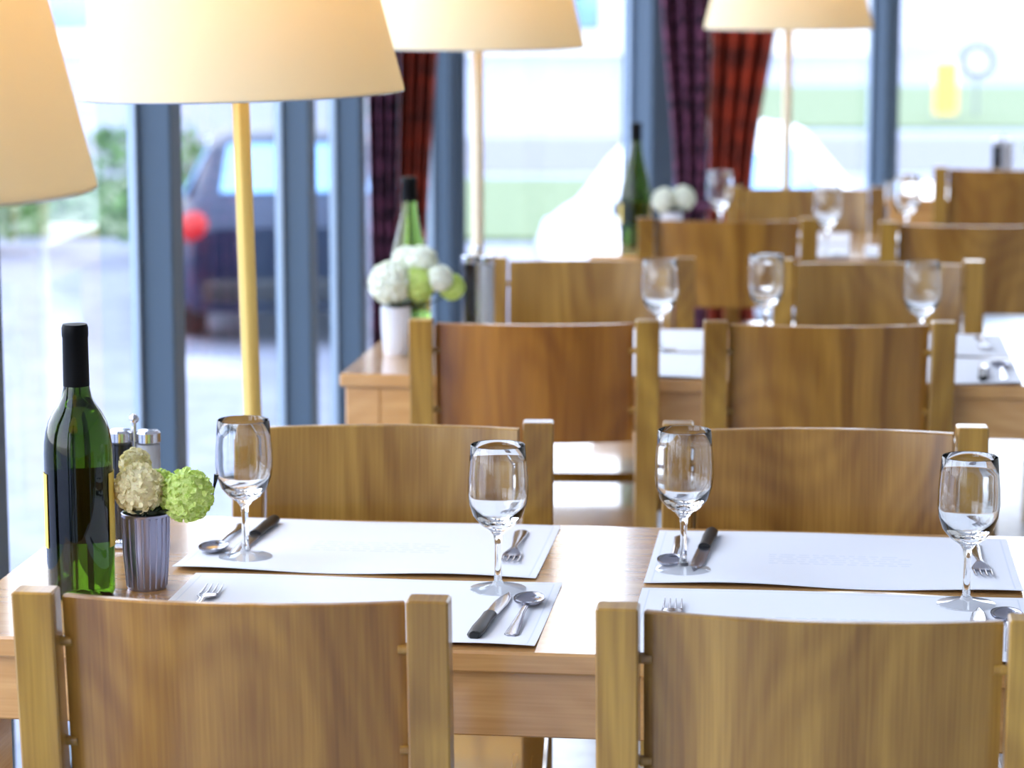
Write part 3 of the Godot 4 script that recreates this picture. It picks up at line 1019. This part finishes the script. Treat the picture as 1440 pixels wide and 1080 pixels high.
func street() -> void:
	var mb := MB.new()
	mb.slab(rect(-150, 190, -260, 12), STREET - 0.3, STREET)
	struct_mesh("ground", mb, M.paving, "pale paved ground outside")
	mb = MB.new()
	mb.slab(rect(-60, 90, -40.0, -33.5), STREET, STREET + 0.012)
	struct_mesh("road", mb, M.asphalt, "grey asphalt road crossing beyond the cars")
	mb = MB.new()
	mb.slab(PackedVector2Array([Vector2(-11, -26.0), Vector2(1.35, -25.0), Vector2(1.8, -32.0), Vector2(-11, -32.5)]), STREET, STREET + 0.05)
	one("lawn", mb, M.grass, "green lawn behind the parked cars, before the road", "lawn").set_meta("kind", "stuff")
	mb = MB.new()
	mb.slab(rect(3.0, 30, -56, -42), STREET, STREET + 0.05)
	one("lawn", mb, M.grass, "wide green verge beyond the asphalt road", "lawn").set_meta("kind", "stuff")
	white_car()
	blue_car()
	make_bush("green bush behind the dark blue hatchback", Vector3(-3.2, STREET, -23.5), 0.8, 1.3, 61)
	make_bush("low broad green bush beside the lawn", Vector3(-4.9, STREET, -24.3), 0.9, 1.0, 62)
	# a round sign and a yellow box on the verge
	var s := thing("round_sign", "round white sign with grey rim on a short post", "sign", Vector3(7.9, STREET + 0.05, -45))
	mb = MB.new()
	mb.tube([Vector3(0, 0, 0), Vector3(0, 1.15, 0)], 0.03, 8)
	part("post", mb, M.grey_paint, s)
	mb = MB.new()
	var xf := Transform3D(Basis(Vector3.RIGHT, PI / 2), Vector3(0, 0.92, 0.05))
	mb.lathe([Vector2(0, -0.012), Vector2(0.18, -0.012), Vector2(0.18, 0.012), Vector2(0, 0.012)], 32, xf)
	part("disc", mb, M.facade, s)
	mb = MB.new()
	mb.lathe([Vector2(0.18, -0.02), Vector2(0.27, -0.02), Vector2(0.27, 0.02), Vector2(0.18, 0.02), Vector2(0.18, -0.02)], 32, xf)
	part("rim", mb, M.sign_rim, s)
	var y := thing("utility_box", "yellow utility box on the grass verge beside the round sign", "box", Vector3(7.3, STREET + 0.05, -44.5))
	mb = MB.new()
	mb.box(Vector3(0, 0.48, 0), Vector3(0.36, 0.90, 0.25), 0.02)
	part("cabinet", mb, M.yellow, y)
	mb = MB.new()
	mb.box(Vector3(0, 0.032, 0), Vector3(0.42, 0.06, 0.3), 0.01)
	part("plinth", mb, M.grey_paint, y)
	# pale building across the road
	var b := thing("office_building", "long white building far across the road", "building", Vector3(-6, STREET, -75))
	mb = MB.new()
	mb.box(Vector3(4, 3.0, -4), Vector3(26, 6, 8), 0.05)
	part("wall", mb, M.facade, b)
	for i in 7:
		for fl in 2:
			mb = MB.new()
			mb.box(Vector3(-7 + i * 3.6, 1.35 + 2.7 * fl, 0.0), Vector3(2.2, 1.3, 0.08), 0.02)
			var w := part("window", mb, M.grey_paint, b)
			mb = MB.new()
			mb.box(Vector3(-7 + i * 3.6, 1.35 + 2.7 * fl, 0.03), Vector3(2.05, 1.15, 0.06), 0.01)
			part("pane", mb, M.car_glass, w)
	make_bush("pale green tree beyond the verge", Vector3(14, STREET, -62), 2.2, 5.0, 63, true)

# ---------------------------------------------------------------- the scene
func seat(t: Node3D, tname: String, a: float, b: float, facing: String, end: String, k: int, cutlery := true) -> void:
	# a paper mat and its fork, knife and spoon; facing "street": the diner sits on the room side
	var yaw := t.rotation.y
	var turn := yaw if facing == "street" else yaw + PI
	var at := on(t, a, b)
	var where := "%s end of the %s, seat facing the %s" % [end, tname, facing]
	one("placemat", mat_mesh(k), M.paper, "white paper placemat, " + where, "placemat", at, yaw, "paper placemats")
	if not cutlery:
		return
	var f := Basis(Vector3.UP, turn)
	var lift := Vector3.UP * 0.0012
	put("fork", "steel fork, " + where, "fork", "steel forks", at + f * Vector3(-0.185, 0, 0.015) + lift, turn + 0.03, build_fork)
	put("table_knife", "black-handled knife, " + where, "knife", "black-handled knives", at + f * Vector3(0.165, 0, 0.02) + lift, turn - 0.06, build_knife)
	put("spoon", "steel spoon, " + where, "spoon", "steel spoons", at + f * Vector3(0.200, 0, 0.02) + lift, turn - 0.02, build_spoon)

func wine_glass(label: String, x: float, z: float) -> void:
	put("wine_glass", label, "wine glass", "stemmed wine glasses", Vector3(x, TOP, z), 0.0, build_wine_glass)

func _ready() -> void:
	camera_and_light()
	materials()
	shell()
	street()

	var n1 := "lime-flower table"
	var n2 := "white-flower table"
	var n3 := "pale-vase table"
	var t1 := make_table("oak table with lime green flowers in a pewter pot", Vector2(-0.668, -2.910), 6.8)
	var t2 := make_table("oak table with white flowers in a white pot", Vector2(-0.32, -4.82), 6.8)
	var t3 := make_table("oak table with a dark bottle and a small pale vase", Vector2(0.20, -6.80), 7.5)
	var t4 := make_table("oak table with a lime flower pot and no glasses", Vector2(1.20, -8.43), 8.0)

	# chairs: x, z, yaw of the row, faces the street or the room
	var ch := [
		[-0.283, -2.62, 5.5, 0, "oak chair facing the street, window end of the %s" % n1], [0.313, -2.545, 7.0, 0, "oak chair facing the street, aisle end of the %s" % n1],
		[-0.168, -3.63, 2.0, 1, "oak chair facing the room, window end of the %s" % n1], [0.432, -3.60, 4.0, 1, "oak chair facing the room, aisle end of the %s" % n1],
		[0.041, -4.685, 1.5, 0, "oak chair facing the street, window end of the %s" % n2], [0.569, -4.665, 1.5, 0, "oak chair facing the street, aisle end of the %s" % n2],
		[0.170, -5.68, 3.0, 1, "oak chair facing the room, window end of the %s" % n2], [0.785, -5.63, 5.0, 1, "oak chair facing the room, aisle end of the %s" % n2],
		[0.541, -6.57, 2.0, 0, "oak chair facing the street, window end of the %s" % n3], [1.135, -6.45, 6.0, 0, "oak chair facing the street, aisle end of the %s" % n3],
		[0.833, -7.49, 5.0, 1, "oak chair facing the room, window end of the %s" % n3], [1.545, -8.20, 6.0, 0, "oak chair at the table that has no glasses"]]
	for k in ch.size():
		var c: Array = ch[k]
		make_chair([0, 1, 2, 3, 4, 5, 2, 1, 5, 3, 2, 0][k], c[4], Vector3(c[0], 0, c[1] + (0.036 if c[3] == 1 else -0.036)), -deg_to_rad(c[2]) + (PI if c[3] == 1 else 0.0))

	seat(t1, n1, 0.466, 0.172, "street", "window", 1)
	seat(t1, n1, 1.025, 0.163, "street", "aisle", 2)
	seat(t1, n1, 0.431, 0.500, "room", "window", 3)
	seat(t1, n1, 1.025, 0.493, "room", "aisle", 4)
	seat(t2, n2, 0.44, 0.165, "street", "window", 5, false)
	seat(t2, n2, 1.02, 0.165, "street", "aisle", 6)
	seat(t2, n2, 0.44, 0.500, "room", "window", 7, false)
	seat(t2, n2, 1.02, 0.500, "room", "aisle", 8)
	seat(t3, n3, 0.44, 0.165, "street", "window", 9, false)
	seat(t3, n3, 0.94, 0.165, "street", "aisle", 10, false)
	seat(t3, n3, 0.44, 0.500, "room", "window", 11, false)

	wine_glass("wine glass nearest the flower pot on the %s" % n1, -0.342, -3.298)
	wine_glass("wine glass between the two street-facing seats of the %s" % n1, -0.017, -3.124)
	wine_glass("wine glass before the room-facing aisle seat of the %s" % n1, 0.215, -3.225)
	wine_glass("wine glass at the aisle end of the %s" % n1, 0.540, -3.048)
	wine_glass("wine glass nearest the flowers on the %s" % n2, 0.289, -5.106)
	wine_glass("middle wine glass of three on the %s" % n2, 0.505, -5.194)
	wine_glass("wine glass at the aisle end of the %s" % n2, 0.796, -5.07)
	wine_glass("wine glass next to the pale vase on the %s" % n3, 0.576, -7.28)
	wine_glass("wine glass between the two chairs of the %s" % n3, 0.817, -6.795)
	wine_glass("wine glass at the aisle end of the %s" % n3, 1.072, -7.13)

	make_bottle("green wine bottle with black capsule on the %s" % n1, Vector3(-0.520, TOP, -3.100), "straight", M.bottle, 0.1)
	make_bottle("slender green bottle behind the white flowers", Vector3(-0.205, TOP, -5.24), "sloping", M.bottle_pale, 0.0)
	make_bottle("dark green bottle beside the pale vase", Vector3(0.33, TOP, -7.02), "sloping", M.bottle, 0.0)

	make_flowers("pewter pot of lime and cream flowers beside the wine bottle", Vector3(-0.446, TOP, -3.135), M.pewter, [
		[Vector3(-0.004, 0.128, 0.022), 0.031, M.cream_petal], [Vector3(0.052, 0.118, 0.012), 0.033, M.lime_petal], [Vector3(-0.014, 0.150, -0.022), 0.020, M.cream_petal], [Vector3(0.012, 0.118, -0.030), 0.024, M.lime_petal]], true)
	make_flowers("white pot of white and green flowers on the %s" % n2, Vector3(-0.225, TOP, -5.06), M.vase, [
		[Vector3(-0.010, 0.142, 0.020), 0.042, M.white_petal], [Vector3(0.045, 0.140, 0.012), 0.034, M.lime_petal], [Vector3(0.050, 0.180, -0.01), 0.032, M.white_petal], [Vector3(0.085, 0.152, 0.02), 0.026, M.white_petal], [Vector3(0.108, 0.132, 0.0), 0.026, M.lime_petal], [Vector3(0.02, 0.178, -0.035), 0.03, M.white_petal]], false)
	make_flowers("small pale vase of white flowers beside the dark bottle", Vector3(0.425, TOP, -7.0), M.vase, [
		[Vector3(-0.02, 0.125, 0.01), 0.034, M.white_petal], [Vector3(0.03, 0.130, 0.0), 0.034, M.white_petal]], false)

	make_flowers("pot of lime green flowers beside a salt and pepper stand, no bottle near", Vector3(1.775, TOP, -8.90), M.vase, [
		[Vector3(-0.01, 0.13, 0.01), 0.036, M.lime_petal], [Vector3(0.03, 0.14, 0.0), 0.03, M.lime_petal]], false)

	make_cruet("salt and pepper stand behind the wine bottle on the %s" % n1, Vector3(-0.490, TOP, -3.36), -0.12)
	make_cruet("salt and pepper stand beside the white flowers", Vector3(-0.070, TOP, -5.40), -0.12)
	make_cruet("salt and pepper stand on the table without glasses", Vector3(1.66, TOP, -8.92), -0.12)

	make_lamp("floor lamp with a cream cone shade beside the chair behind the wine bottle", Vector3(-0.62, 0, -2.33), M.dark_metal)
	make_lamp("leaning brass floor lamp with a cream cone shade between two tables", Vector3(-0.385, 0, -4.02), M.brass, 0.022)
	make_lamp("floor lamp with a pale pole behind the white-flower table", Vector3(-0.08, 0, -6.17), M.pale_pole)
	make_lamp("floor lamp with a pale pole behind the pale-vase table", Vector3(0.82, 0, -7.87), M.pale_pole)

	make_curtain("plum and rust curtain by the steel posts behind the leaning lamp", Vector3(-0.42, 0, -7.62), 0.0, 0.215, 0.16, 0.55, 0.48, 0.01)
	make_curtain("plum and rust curtain tied back beside the wide steel post", Vector3(0.52, 0, -9.35), -0.12, 0.43, 0.27, 0.62, 0.42, 0.06)
